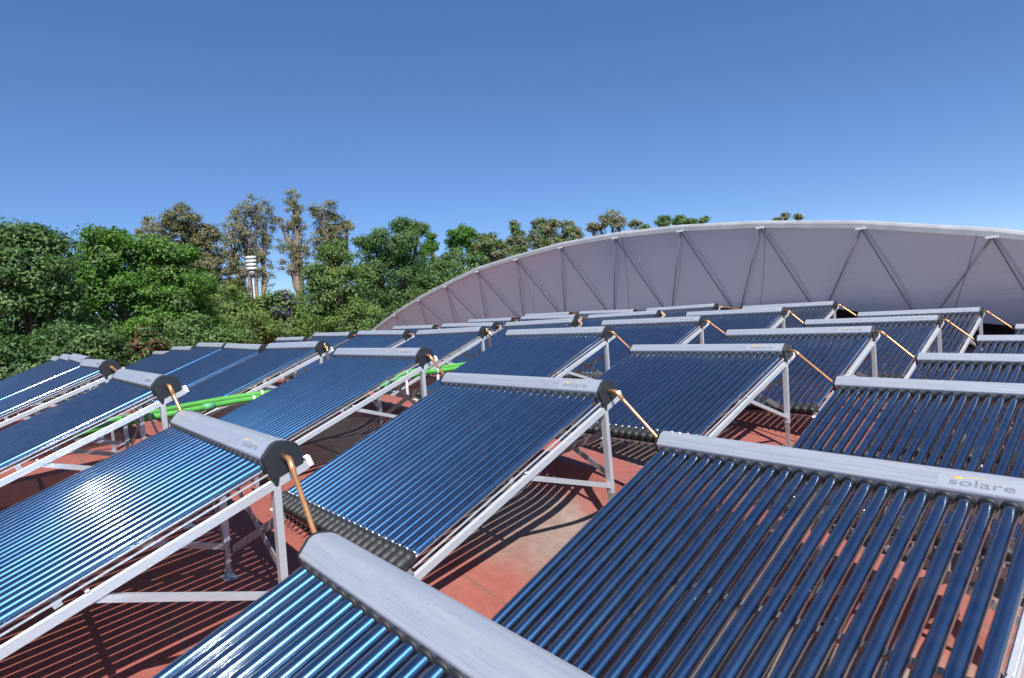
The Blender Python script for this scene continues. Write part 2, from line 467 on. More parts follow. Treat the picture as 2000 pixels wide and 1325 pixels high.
# frame: three rails, each with a grooved top
def rail_prof(w0=.038, h0=.036):
    return [(-w0 / 2, -h0), (w0 / 2, -h0), (w0 / 2, 0), (.011, 0), (.009, -.004), (.005, -.004), (.003, 0), (-.003, 0), (-.005, -.004), (-.009, -.004), (-.011, 0), (-w0 / 2, 0)]
RAILW = -.062
for u in (-H2 + .012, 0.0, H2 - .012):
    m = MB(); pr = rail_prof(); A = [pan(u + a, .165, RAILW - .005 + b) for a, b in pr]; B = [pan(u + a, -1.74, RAILW - .005 + b) for a, b in pr]
    n = len(pr)
    for i in range(n): j = (i + 1) % n; m.poly([A[i], A[j], B[j], B[i]])
    m.poly(A); m.poly(B[::-1])
    ra = m.build('rail', M_RAIL if u else M_STEEL, proto)
    b = MB(); b.box((u - .019, .166, RAILW - .036), (u + .019, .192, RAILW + .012), T=Tp)
    b.box((u - .03, -1.70, RAILW + .001), (u + .03, -1.665, RAILW + .016), T=Tp); b.tube([pan(u, -.75, RAILW + .001), pan(u, -.75, RAILW + .009)], .008, 8)
    b.build('bracket', M_WHITE, ra)
# thin edge strips under the outermost tubes, cross channel and bottom manifold bar
for s in (-1, 1):
    m = MB(); m.box((s * 12.08 * PITCH_T - .005, -1.60, -.034), (s * 12.08 * PITCH_T + .005, -.005, -.028), T=Tp); m.build('edge_strip', M_RAIL, proto)
m = MB(); m.box((-H2 + .04, -.86, RAILW - .002), (H2 - .04, -.83, RAILW + .024), T=Tp); m.build('cross_channel', M_STEEL, proto)
m = MB(); m.box((-H2, -1.668, -.058), (H2, -1.61, -.040), T=Tp)
for u in us:
    m.tube([pan(u + .03, -1.63, -.048), pan(u + .03, -1.735, -.062)], .0045, 6, 1)  # clip rods coloured black to paint the shade under the boots
m.build('manifold_bar', [M_STEEL, M_RUBBER], proto)
# rear legs: unit-height meshes, stretched to the vault under each collector
LEG_TOP = pan(0, 0, RAILW - .036); LY = LEG_TOP.y + .004
def leg_mesh():
    m = MB(); a, b = .021, .016
    prof = [(-a, -b), (a, -b), (a, b), (.010, b), (.010, .004), (-.010, .004), (-.010, b), (-a, b)]
    for (z0, z1, k) in ((0, -.70, 1.0),):
        A = [(x * k, y * k, z0) for x, y in prof]; B = [(x * k, y * k, z1) for x, y in prof]
        for i in range(8): j = (i + 1) % 8; m.poly([A[i], A[j], B[j], B[i]])
        m.poly(A); m.poly(B[::-1])
    return m.mesh('rear_leg', M_RAIL)
def ext_mesh():
    m = MB(); m.box((-.016, -.013, -1.0), (.016, .012, -.62)); m.tube([(-.022, 0, -.66), (.022, 0, -.66)], .007, 8); return m.mesh('leg_extension', M_STEEL)
def foot_mesh():
    m = MB(); m.box((-.06, -.035, -1.0), (.06, .035, -.990)); m.box((-.019, -.017, -.990), (-.014, .017, -.93)); m.box((.014, -.017, -.990), (.019, .017, -.93))
    for s in (-1, 1): m.tube([(s * .045, 0, -.990), (s * .045, 0, -.975)], .009, 6)
    return m.mesh('foot_plate', M_STEEL)
LM, XM, FM = leg_mesh(), ext_mesh(), foot_mesh()
for u in (-H2 + .012, 0.0, H2 - .012):
    lg = link('rear_leg', LM, proto); lg.location = (u, LY, LEG_TOP.z)
    link('leg_extension', XM, lg); link('foot_plate', FM, lg)
def ffoot():
    m = MB(); m.box((-.018, -.014, -1.0), (.018, .014, 0)); m.box((-.055, -.035, -1.0), (.055, .035, -.96)); return m.mesh('front_foot', M_STEEL)
FF = ffoot(); FFP = pan(0, -1.68, RAILW - .036)
for u in (-H2 + .012, 0.0, H2 - .012):
    o = link('front_foot', FF, proto); o.location = (u, FFP.y, FFP.z)
for u in (-H2 + .012, 0.0, H2 - .012):
    m = MB(); a = pan(u, -.74, RAILW - .036); b = Vector((u, LY, LEG_TOP.z - .50))
    m.bar(a + Vector((.0, 0, 0)), b, .026, .030, side=(0, 0, 1)); m.build('side_brace', M_RAIL if u else M_STEEL, proto)
for ua, ub in ((-H2, 0), (0, H2)):
    m = MB(); m.bar((ua + .02, LY + .020, LEG_TOP.z - .03), (ub - .02, LY + .020, LEG_TOP.z - .44),   .006, .040, side=(0, 0, 1)); m.build('cross_brace', M_STEEL, proto)
    m = MB(); m.bar((ua + .02, LY + .028, LEG_TOP.z - .52), (ub - .02, LY + .028, LEG_TOP.z - .14),   .006, .040, side=(0, 0, 1)); m.build('cross_brace', M_STEEL, proto)
# sticker with lettering and flame emblem on the header's upper face
E0 = Vector((0.003, .052)); E1 = Vector((.059, .084)); ed = (E1 - E0).normalized(); en = Vector((-ed.y, ed.x))
def top(u, e, hgt):
    q = E0 + ed * e + en * hgt; return pan(u, q.x, q.y)
sk = MB(); sk.poly([top(.535, .002, .0012), top(.885, .002, .0012), top(.885, .063, .0012), top(.535, .063, .0012)])
stk = sk.build('sticker', M_STICK, proto)
fc = bpy.data.curves.new('lettering', 'FONT'); fc.body = 'solare'; fc.size = 1.0; fc.resolution_u = 3
fo = bpy.data.objects.new('lettering_curve', fc); C.objects.link(fo)
dg = bpy.context.evaluated_depsgraph_get(); dg.update()
lme = bpy.data.meshes.new_from_object(fo.evaluated_get(dg))
bpy.data.objects.remove(fo); bpy.data.curves.remove(fc)
co = np.empty(len(lme.vertices) * 3, 'f'); lme.vertices.foreach_get('co', co); co = co.reshape(-1, 3)
x0, x1 = co[:, 0].min(), co[:, 0].max(); y0, y1 = co[:, 1].min(), co[:, 1].max()
new = [tuple(top(.580 + (c[0] - x0) / (x1 - x0) * .222, .021 + (c[1] - y0) / (y1 - y0) * .031, .0022)) for c in co]
lme.vertices.foreach_set('co', np.array(new, 'f').ravel()); lme.update()
lme.materials.clear(); lme.materials.append(M_GREY); lme.name = 'lettering'
link('lettering', lme, stk)
em = MB()
for k, (a, b, c, d) in enumerate(((.586, .622, .055, .061), (.592, .630, .053, .057))):
    pts = []
    for i in range(9): t = i / 8; pts.append(top(a + (b - a) * t, c + (d - c) * math.sin(math.pi * t) * (1 + .3 * math.sin(9 * t)), .0022 + .0004 * k))
    for i in range(9): t = 1 - i / 8; pts.append(top(a + (b - a) * t, c - .004 * math.sin(math.pi * t), .0022 + .0004 * k))
    em.poly(pts, k)
for i in range(10):
    t0, t1 = i / 10, (i + 1) / 10
    f_ = lambda t: .057 + .004 * math.sin(5 * t)
    g_ = lambda t: .636 + .13 * t
    em.poly([top(g_(t0), f_(t0), .0022), top(g_(t1), f_(t1), .0022), top(g_(t1), f_(t1) + .0022 * (1 - t1 * .6), .0022), top(g_(t0), f_(t0) + .0022 * (1 - t0 * .6), .0022)], 1)
em.build('emblem', [M_ORANGE, M_YELLOW], stk)

# ------------------------------------------------------------------ the field of collectors: (row, column, header position relative to the eye, roll, tilt)
FIELD = [(1, -2, -8.29, 0.813, -0.288, -0.0046, 0.3636), (1, -1, -5.749, 0.828, -0.366, 0.0037, 0.3757), (1, 0, -3.693, 0.875, -0.608, 0.0023, 0.3508), (1, 1, -1.385, 0.826, -0.918, 0.0133, 0.3639),
         (2, -3, -10.457, 3.076, -0.3, 0.0214, 0.3642), (2, -2, -8.27, 3.062, -0.297, -0.0046, 0.3634), (2, -1, -5.811, 2.999, -0.381, 0.0037, 0.3642), (2, 0, -3.573, 2.972, -0.606, 0.0023, 0.3873), (2, 1, -1.36, 3.027, -0.927, 0.0133, 0.3641),
         (3, -3, -10.443, 5.581, -0.276, 0.0214, 0.3638), (3, -2, -8.252, 5.614, -0.304, -0.0046, 0.3636), (3, -1, -5.738, 5.539, -0.367, 0.0037, 0.3638), (3, 0, -3.645, 5.674, -0.608, 0.0023, 0.3255), (3, 1, -1.349, 5.601, -0.912, 0.0133, 0.3634),
         (4, -3, -10.403, 7.589, -0.275, 0.0214, 0.3638), (4, -2, -8.202, 7.591, -0.304, -0.0046, 0.364), (4, -1, -5.734, 7.581, -0.371, 0.0037, 0.3637), (4, 0, -3.539, 7.601, -0.586, 0.0023, 0.3779), (4, 1, -1.292, 7.609, -0.909, 0.0133, 0.3634),
         (5, -3, -10.351, 9.889, -0.262, 0.0214, 0.3635), (5, -2, -8.141, 9.892, -0.304, -0.0046, 0.364), (5, -1, -5.655, 9.877, -0.372, 0.0037, 0.3639), (5, 0, -3.505, 9.93, -0.605, 0.0023, 0.3635), (5, 1, -1.255, 9.893, -0.907, 0.0133, 0.3635),
         (6, -2, -8.15, 11.981, -0.272, -0.0046, 0.3633), (6, -1, -5.682, 11.966, -0.369, 0.0037, 0.3641), (6, 0, -3.485, 12.046, -0.61, 0.0023, 0.3636), (6, 1, -1.23, 12.0, -0.91, 0.0133, 0.3636),
         (1, -3, -10.489, 0.872, -0.256, 0.0214, 0.3629), (1, -4, -12.688, 0.906, -0.262, 0.0143, 0.3634), (1, -5, -14.95, 0.9, -0.305, 0.0056, 0.3636),
         (2, -4, -12.652, 3.142, -0.263, 0.0143, 0.363), (3, -4, -12.657, 5.586, -0.261, 0.0143, 0.3638), (4, -4, -12.606, 7.604, -0.259, 0.0143, 0.3638), (5, -4, -12.55, 9.903, -0.246, 0.0143, 0.3635), (6, -4, -12.556, 11.992, -0.221, 0.0143, 0.3629), (6, -3, -10.353, 11.979, -0.258, 0.0214, 0.3636),
         (2, -5, -14.956, 3.137, -0.317, 0.0056, 0.3629), (3, -5, -14.964, 5.54, -0.318, 0.0056, 0.3641), (2, -6, -17.2, 3.14, -0.42, 0.0, 0.3636)]
ROWN = {1: 'nearest row', 2: 'second nearest row', 3: 'third nearest row', 4: 'fourth nearest row', 5: 'fifth row, second from the canopy', 6: 'farthest row under the canopy'}
ORD = ['rightmost', 'second from right', 'third from right', 'fourth from right', 'fifth from right', 'sixth from right', 'seventh from right', 'eighth from right']
SPECIAL = {(1, 1): 'big grey header with blue tubes at bottom centre, nearest collector to the camera',
           (1, 0): 'collector with sun glare across its tubes, black end cap and copper pipe at lower left',
           (2, 1): 'large collector of dark blue tubes filling the lower right corner',
           (2, 0): 'central collector with black rubber boots showing, just above the nearest grey header',
           (2, -1): 'collector beside the green pipes, left of the central collector',
           (1, -1): 'collector with glare at left edge, its header just before the green pipes',
           (6, 0): 'collector with dull dark tubes at the right, right below the white canopy wall'}
idx = {}
for ob in bpy.data.objects:
    if ob.parent: idx.setdefault(ob.parent.name, []).append(ob)
TREE = tree_of(proto, idx)
INFO = {}
for k, (row, col, x, y, z, ph, tau) in enumerate(FIELD):
    o = proto if k == 0 else copy_tree(proto, TREE)
    R = Matrix.Rotation(ph, 4, 'Y') @ Matrix.Rotation(tau - TAU, 4, 'X')
    o.rotation_euler = R.to_euler()
    o.location = Vector((x, y, EYE + z)) - R.to_3x3() @ Vector((0, 0, HEAD))
    INFO[(row, col)] = (o, R.to_3x3())
    lab = SPECIAL.get((row, col)) or 'blue tube collector, %s in the %s' % (ORD[1 - col], ROWN[row])
    tag(o, lab, 'solar collector', 'solar collectors in rows on the red roof')
    # stand the legs on the vault
    Ri = R.to_3x3()
    for ch in (o.children if k == 0 else o.children):
        n = ch.name.split('.')[0]
        if n in ('rear_leg', 'front_foot'):
            p = o.location + Ri @ ch.location
            ch.scale = (1, 1, max(.03, p.z - z_roof(p.x) - upstand(p.y) + .002))
def wpt(key, u, v_, w_):
    o, R = INFO[key]; return o.location + R @ pan(u, v_, w_)

# ------------------------------------------------------------------ copper pipes from header to header
def bend(pts, r=.05, n=5):
    pts = [Vector(p) for p in pts]; out = [pts[0]]
    for i in range(1, len(pts) - 1):
        a, b, c = pts[i - 1], pts[i], pts[i + 1]
        d1 = (a - b); d2 = (c - b); rr = min(r, d1.length * .45, d2.length * .45)
        s, e = b + d1.normalized() * rr, b + d2.normalized() * rr
        for k in range(n + 1):
            t = k / n; out.append(s * (1 - t) ** 2 + b * 2 * t * (1 - t) + e * t * t)
    out.append(pts[-1]); return out
WHERE = {1: 'nearest row', 2: 'second nearest row', 3: 'third nearest row', 4: 'fourth nearest row', 5: 'fifth nearest row', 6: 'farthest row'}
CN = {0: 'first', -1: 'second', -2: 'third', -3: 'fourth', -4: 'fifth', -5: 'sixth'}
DROPS = {(2, -2), (3, -2), (4, -2), (5, -2)}
for (row, col) in sorted(INFO):
    if (row, col + 1) not in INFO: continue
    a = wpt((row, col), H2 + .002, .089, .006); a2 = wpt((row, col), H2 + .065, .089, .006)
    b = wpt((row, col + 1), -H2 - .002, .089, .006); b2 = wpt((row, col + 1), -H2 - .03, .089, .006)
    if (row, col) in DROPS:
        t = thing('drop_pipe', 'copper pipe with brass tee dropping from header end, %s beside the green pipes' % WHERE[row], 'pipe', a2, 'copper drop pipes beside the green pipes')
        m = MB(); m.tube([p - a2 for p in bend([a, a2 + Vector((.05, 0, 0)), a2 + Vector((.05, 0, -.32))], .035)], .0125, 12); m.build('pipe', M_COPPER, t)
        m = MB(); m.tube([Vector((-.045, 0, 0)), Vector((.02, 0, 0))], .019, 12); m.tube([Vector((.05, 0, -.03)), Vector((.05, 0, -.07))], .018, 12); m.tube([Vector((-.01, 0, .0)), Vector((-.01, 0, .045))], .012, 10)
        m.build('tee_fitting', M_BRASS, t)
        t = thing('pipe_stub', 'short brass elbow on the left header end, %s right of the green pipes' % WHERE[row], 'pipe', b2, 'brass elbows right of the green pipes')
        m = MB(); m.tube([p - b2 for p in bend([b, b2 - Vector((.035, 0, 0)), b2 - Vector((.035, 0, .10))], .025)], .0125, 12); m.build('pipe', M_BRASS, t)
        continue
    t = thing('copper_pipe', 'copper pipe on the right end of the %s header, %s' % (ORD[1 - col], WHERE[row]), 'pipe', a2, 'copper pipes between headers')
    m = MB(); m.tube([p - a2 for p in bend([a, a2, b2, b], .045)], .0108, 14); m.build('pipe', M_COPPER, t)
    d = (b2 - a2).normalized()
    m = MB(); m.tube([p - a2 for p in bend([a2 - Vector((.035, 0, 0)), a2, a2 + d * .075], .045)], .0134, 14, caps=True); m.build('elbow', M_COPPER, t)

# ------------------------------------------------------------------ two green feed pipes running between the collector columns
def smooth_path(P, n=6):
    P = [Vector(p) for p in P]; out = []
    for i in range(len(P) - 1):
        p0, p1, p2, p3 = P[max(i - 1, 0)], P[i], P[i + 1], P[min(i + 2, len(P) - 1)]
        for k in range(n):
            t = k / n; out.append(.5 * ((2 * p1) + (p2 - p0) * t + (2 * p0 - 5 * p1 + 4 * p2 - p3) * t * t + (3 * p1 - p0 - 3 * p2 + p3) * t ** 3))
    out.append(P[-1]); return out
GP = {'left green plastic feed pipe along the aisle between collectors': [(-6.66, -2.5, -.80), (-6.66, -.5, -.79), (-6.68, .53, -.76), (-6.93, .80, -.745), (-7.03, 1.12, -.74), (-7.17, 1.5, -.73), (-7.24, 2.0, -.72), (-7.23, 2.4, -.72), (-7.16, 3.2, -.725), (-7.21, 4.07, -.73), (-7.36, 4.36, -.72), (-7.39, 4.75, -.72), (-7.33, 5.2, -.72), (-7.3, 7, -.72), (-7.2, 9, -.72), (-7.2, 12, -.72)],
      'right green plastic feed pipe, the lower one in front': [(-6.52, -2.5, -.86), (-6.55, -.5, -.83), (-6.66, .6, -.78), (-6.78, 1.04, -.755), (-6.82, 1.36, -.75), (-7.0, 2.02, -.74), (-6.92, 2.8, -.75), (-6.66, 3.48, -.76), (-6.83, 3.78, -.75), (-6.95, 4.12, -.74), (-7.05, 4.4, -.73), (-7.05, 4.75, -.735), (-7.02, 5.4, -.73), (-7.0, 7, -.73), (-6.9, 9, -.73), (-6.9, 12, -.73)]}
for k, (lab, pts) in enumerate(GP.items()):
    P3 = [Vector((a, b, c + EYE)) for a, b, c in pts]; base = P3[0].copy()
    t = thing('green_pipe', lab, 'pipe', base, 'green feed pipes in the aisle')
    path = [p - base for p in smooth_path(P3)]
    m = MB(); m.tube(path, .031, 16); m.build('pipe_run', M_GREEN, t)
    for q in ((2.35, 4.25) if k == 0 else (2.1, 4.6)):
        i = min(range(len(path) - 1), key=lambda i: abs(path[i].y + base.y - q)); d = (path[i + 1] - path[i]).normalized()
        m = MB(); m.tube([path[i] - d * .014, path[i] + d * .014], .037, 16); m.box((-.012, -.014, -.30), (.012, .014, -.03), T=lambda p, i=i: p + path[i]); m.build('clamp', M_WHITE, t)
    for q in ((.62,) if k == 0 else (1.7, 3.6)):
        i = min(range(len(path) - 1), key=lambda i: abs(path[i].y + base.y - q)); d = (path[i + 1] - path[i]).normalized()
        m = MB(); m.tube([path[i] - d * .06, path[i] + d * .06], .037, 16); m.build('coupling', M_GREEN2, t)

# ------------------------------------------------------------------ arched canopy behind the last row
TOP = [(-29.0, -2.2), (-27.0, -1.2), (-24.95, -.36), (-23.1, .22), (-21.08, .74), (-19.12, 1.14), (-17.1, 1.50), (-14.98, 1.68), (-12.92, 1.80), (-10.82, 1.79), (-8.75, 1.67), (-6.7, 1.44), (-4.65, 1.11), (-2.6, .65), (-.5, .06), (1.6, -.66), (3.7, -1.5)]
YT, YB = 13.2, 14.5
def ztop(x): return float(np.interp(x, [a for a, b in TOP], [b for a, b in TOP]))
def zbot(x): return float(np.interp(x, [-29, -22, -15.6, -11.3, -8.4, -5.65, -5.0, -3.1, -2.6, 1, 4], [-2.6, -.75, -.14, -.25, -.33, -.50, -.64, -.91, -.98, -1.6, -2.4]))
can = thing('arched_canopy', 'white arched membrane canopy with leaning end wall behind the collectors', 'canopy', (-12, YB, EYE - 1))
off = Vector((-12, YB, EYE - 1))
m = MB(); NX, NR = 132, 10
for i in range(NX + 1):
    x = -29 + 32.7 * i / NX
    nd = min(TOP, key=lambda a: abs(a[0] - x))
    zt, zb = ztop(x), min(zbot(x), ztop(x) - .35)
    for j in range(NR + 1):
        t = j / NR
        ph = ((x + 4.65) % 2.08) / 2.08
        sag = .10 * math.sin(math.pi * t) * (.6 + .4 * math.sin(math.pi * ph)) + .012 * math.sin(x * 9 + t * 5) * t
        zz = zt + (zb - zt) * t
        m.v.append((x - off.x, YT + (YB - YT) * t + sag * .8 - off.y, EYE + zz - off.z))
for i in range(NX):
    for j in range(NR):
        a = i * (NR + 1) + j; m.f.append((a, a + 1, a + NR + 2, a + NR + 1)); m.m.append(0); m.s.append(True)
m.build('membrane', M_MEMB, can)
m = MB()                                               # edge beam along the arch
for i in range(len(TOP) - 1):
    for s in range(2):
        x0 = TOP[i][0] + (TOP[i + 1][0] - TOP[i][0]) * s / 2; x1 = TOP[i][0] + (TOP[i + 1][0] - TOP[i][0]) * (s + 1) / 2
        z0, z1 = ztop(x0), ztop(x1)
        prof = [(-.08, -.005), (-.08, .09), (-.06, .135), (-.02, .155), (.2, .16), (.2, -.005)]
        A = [Vector((x0, YT + a, EYE + z0 + b)) - off for a, b in prof]; B = [Vector((x1, YT + a, EYE + z1 + b)) - off for a, b in prof]
        for k in range(len(prof)):
            q = (k + 1) % len(prof); m.poly([A[k], A[q], B[q], B[k]])
m.build('fascia', M_FASCIA, can)
m = MB()                                               # the covering behind the edge
for i in range(len(TOP) - 1):
    x0, z0 = TOP[i]; x1, z1 = TOP[i + 1]
    m.poly([Vector((x0, YT + .2, EYE + z0 + .15)) - off, Vector((x1, YT + .2, EYE + z1 + .15)) - off, Vector((x1, YT + 9, EYE + z1 - .2)) - off, Vector((x0, YT + 9, EYE + z0 - .2)) - off])
m.build('roof_sheet', M_FASCIA, can)
m = MB()  # near-black panel added to stand in for shade under the membrane's lower edge
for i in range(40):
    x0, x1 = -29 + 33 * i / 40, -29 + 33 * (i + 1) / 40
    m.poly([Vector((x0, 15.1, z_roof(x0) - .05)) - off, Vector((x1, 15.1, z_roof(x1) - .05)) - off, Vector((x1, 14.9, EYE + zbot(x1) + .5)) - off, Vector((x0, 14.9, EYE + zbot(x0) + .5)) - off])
m.build('gap_shade_panel', M_DARK, can)
for i in range(2, len(TOP) - 1):
    x, z = TOP[i]
    pt_ = Vector((x, YT - .045, EYE + z - .01)) - off
    for dx, nm in ((-1.50, 'strut'), (.58, 'strut')):
        xb = x + dx; zb = EYE + zbot(xb) - .28
        q = Vector((xb, YB + .20 - .05, zb)) - off
        m = MB(); m.tube([pt_ + (q - pt_) * .01, q], .0135, 8); m.build(nm, M_STRUT, can)
    m = MB(); m.box((-.09, -.03, -.035), (.09, .03, .0), T=lambda p: p + pt_ + Vector((0, -.02, .02))); m.build('node_plate', M_WHITE, can)

# ------------------------------------------------------------------ street lamp beyond the trees' front rank
def ray_h(px, py, D):
    d = fw + rt * ((px - 1000) / F_PX) - up * ((py - 662.5) / F_PX)
    d = d / math.hypot(d.x, d.y)
    return Vector((d.x * D, d.y * D, EYE + d.z * D))
tp = ray_h(489.5, 501, 34.0)
lamp = thing('street_lamp', 'white lamp of four stacked discs on a slim pale pole among the trees', 'street lamp', (tp.x, tp.y, 0))
m = MB(); m.tube([(0, 0, 0), (0, 0, 4), (0, 0, tp.z - 1.05)], [.05, .042, .036], 12); m.build('pole', M_POLE, lamp)
m = MB(); m.tube([(0, 0, tp.z - 1.08), (0, 0, tp.z - .92), (0, 0, tp.z - .74)], [.07, .16, .20], 16); m.build('lamp_base', M_STRUT, lamp)
for i in range(4):
    z1 = tp.z - .19 * i
    m = MB(); m.tube([(0, 0, z1 - .135), (0, 0, z1 - .125), (0, 0, z1 - .04), (0, 0, z1 - .01), (0, 0, z1)], [.22, .25, .262, .24, .17], 24); m.build('lamp_disc', M_LAMP, lamp)
m = MB(); m.tube([(0, 0, tp.z - .72), (0, 0, tp.z - .04)], .17, 16); m.build('lamp_core', M_STRUT, lamp)

# ------------------------------------------------------------------ trees
def leaf_mat(name, dark, mid, light, trans=.35):
    m = mat(name, mid, .55, 0, .35)
    at = N(m, 'ShaderNodeAttribute'); at.attribute_name = 'leaf_tone'
    r = ramp(m, at.outputs['Fac'], [(0., dark), (.5, mid), (1., light)])
    L(m, r.outputs[0], P(m).inputs['Base Color'])
    tl = N(m, 'ShaderNodeBsdfTranslucent'); L(m, mixc(m, 1.0, r.outputs[0], (1.1, 1.25, .6), 'MULTIPLY'), tl.inputs[0])
    mx = N(m, 'ShaderNodeMixShader'); mx.inputs[0].default_value = trans
    out = m.node_tree.nodes['Material Output']
    L(m, P(m).outputs[0], mx.inputs[1]); L(m, tl.outputs[0], mx.inputs[2]); L(m, mx.outputs[0], out.inputs[0])
    return m
def lm(name, k, *cols, trans=.35): return leaf_mat(name, *[tuple(c * k for c in q) for q in cols], trans)
LF = {'dark': lm('leaf_dark_green', 1.5, (.018, .050, .014), (.040, .088, .025), (.082, .14, .048)),
      'bright': lm('leaf_bright_green', 1.4, (.030, .085, .010), (.060, .15, .018), (.11, .21, .035)),
      'mid': lm('leaf_mid_green', 1.8, (.035, .070, .020), (.068, .115, .034), (.12, .17, .065)),
      'yellow': lm('leaf_yellow_green', 1.7, (.05, .085, .018), (.095, .14, .032), (.16, .20, .06)),
      'olive': lm('leaf_olive', 1.85, (.050, .052, .022), (.092, .090, .042), (.14, .132, .068), trans=.25),
      'grey': lm('leaf_grey_green', 1.6, (.080, .084, .046), (.135, .132, .074), (.20, .19, .112), trans=.25),
      'red': lm('leaf_reddish', 1.2, (.07, .04, .02), (.15, .065, .035), (.22, .10, .05)),
      'purple': lm('blossom_purple', 1.2, (.11, .09, .16), (.20, .15, .33), (.32, .26, .50))}
M_BARK = mat('bark', (.16, .12, .09), .9)
_n = noise(M_BARK, 6, 5, .6, 'Object', (4, 4, .6)); _r = ramp(M_BARK, _n.outputs[0], [(.3, (.09, .065, .05)), (.7, (.24, .19, .15))])
L(M_BARK, _r.outputs[0], P(M_BARK).inputs['Base Color'])
M_PALEBARK = mat('pale_bark', (.30, .24, .19), .85)
_n = noise(M_PALEBARK, 4, 5, .6, 'Object', (4, 4, .6)); _r = ramp(M_PALEBARK, _n.outputs[0], [(.3, (.17, .12, .095)), (.7, (.38, .31, .25))])
L(M_PALEBARK, _r.outputs[0], P(M_PALEBARK).inputs['Base Color'])

def leaves_mesh(name, pos, nrm, size, tone, mats, aspect=.5, tones2=None):
    n = len(pos)
    d = rng.normal(size=(n, 3)); d -= nrm * (d * nrm).sum(1, keepdims=True); d /= np.linalg.norm(d, axis=1, keepdims=True) + 1e-9
    d[:, 2] -= .35; d /= np.linalg.norm(d, axis=1, keepdims=True) + 1e-9
    s = np.cross(nrm, d); s /= np.linalg.norm(s, axis=1, keepdims=True) + 1e-9
    sz = size[:, None]
    V = np.empty((n, 4, 3), 'f')
    V[:, 0] = pos - d * sz * .5
    V[:, 1] = pos + s * sz * aspect * .5 + nrm * sz * .06
    V[:, 2] = pos + d * sz * .5
    V[:, 3] = pos - s * sz * aspect * .5 + nrm * sz * .06
    me = bpy.data.meshes.new(name)
    me.vertices.add(n * 4); me.vertices.foreach_set('co', V.ravel())
    me.loops.add(n * 4); me.loops.foreach_set('vertex_index', np.arange(n * 4, dtype='i'))
    me.polygons.add(n); me.polygons.foreach_set('loop_start', np.arange(0, n * 4, 4, dtype='i')); me.polygons.foreach_set('loop_total', np.full(n, 4, 'i'))
    for m in mats: me.materials.append(m)
    if tones2 is not None: me.polygons.foreach_set('material_index', tones2.astype('i'))
    me.update(calc_edges=True)
    a = me.attributes.new('leaf_tone', 'FLOAT', 'FACE'); a.data.foreach_set('value', tone.astype('f'))
    return me

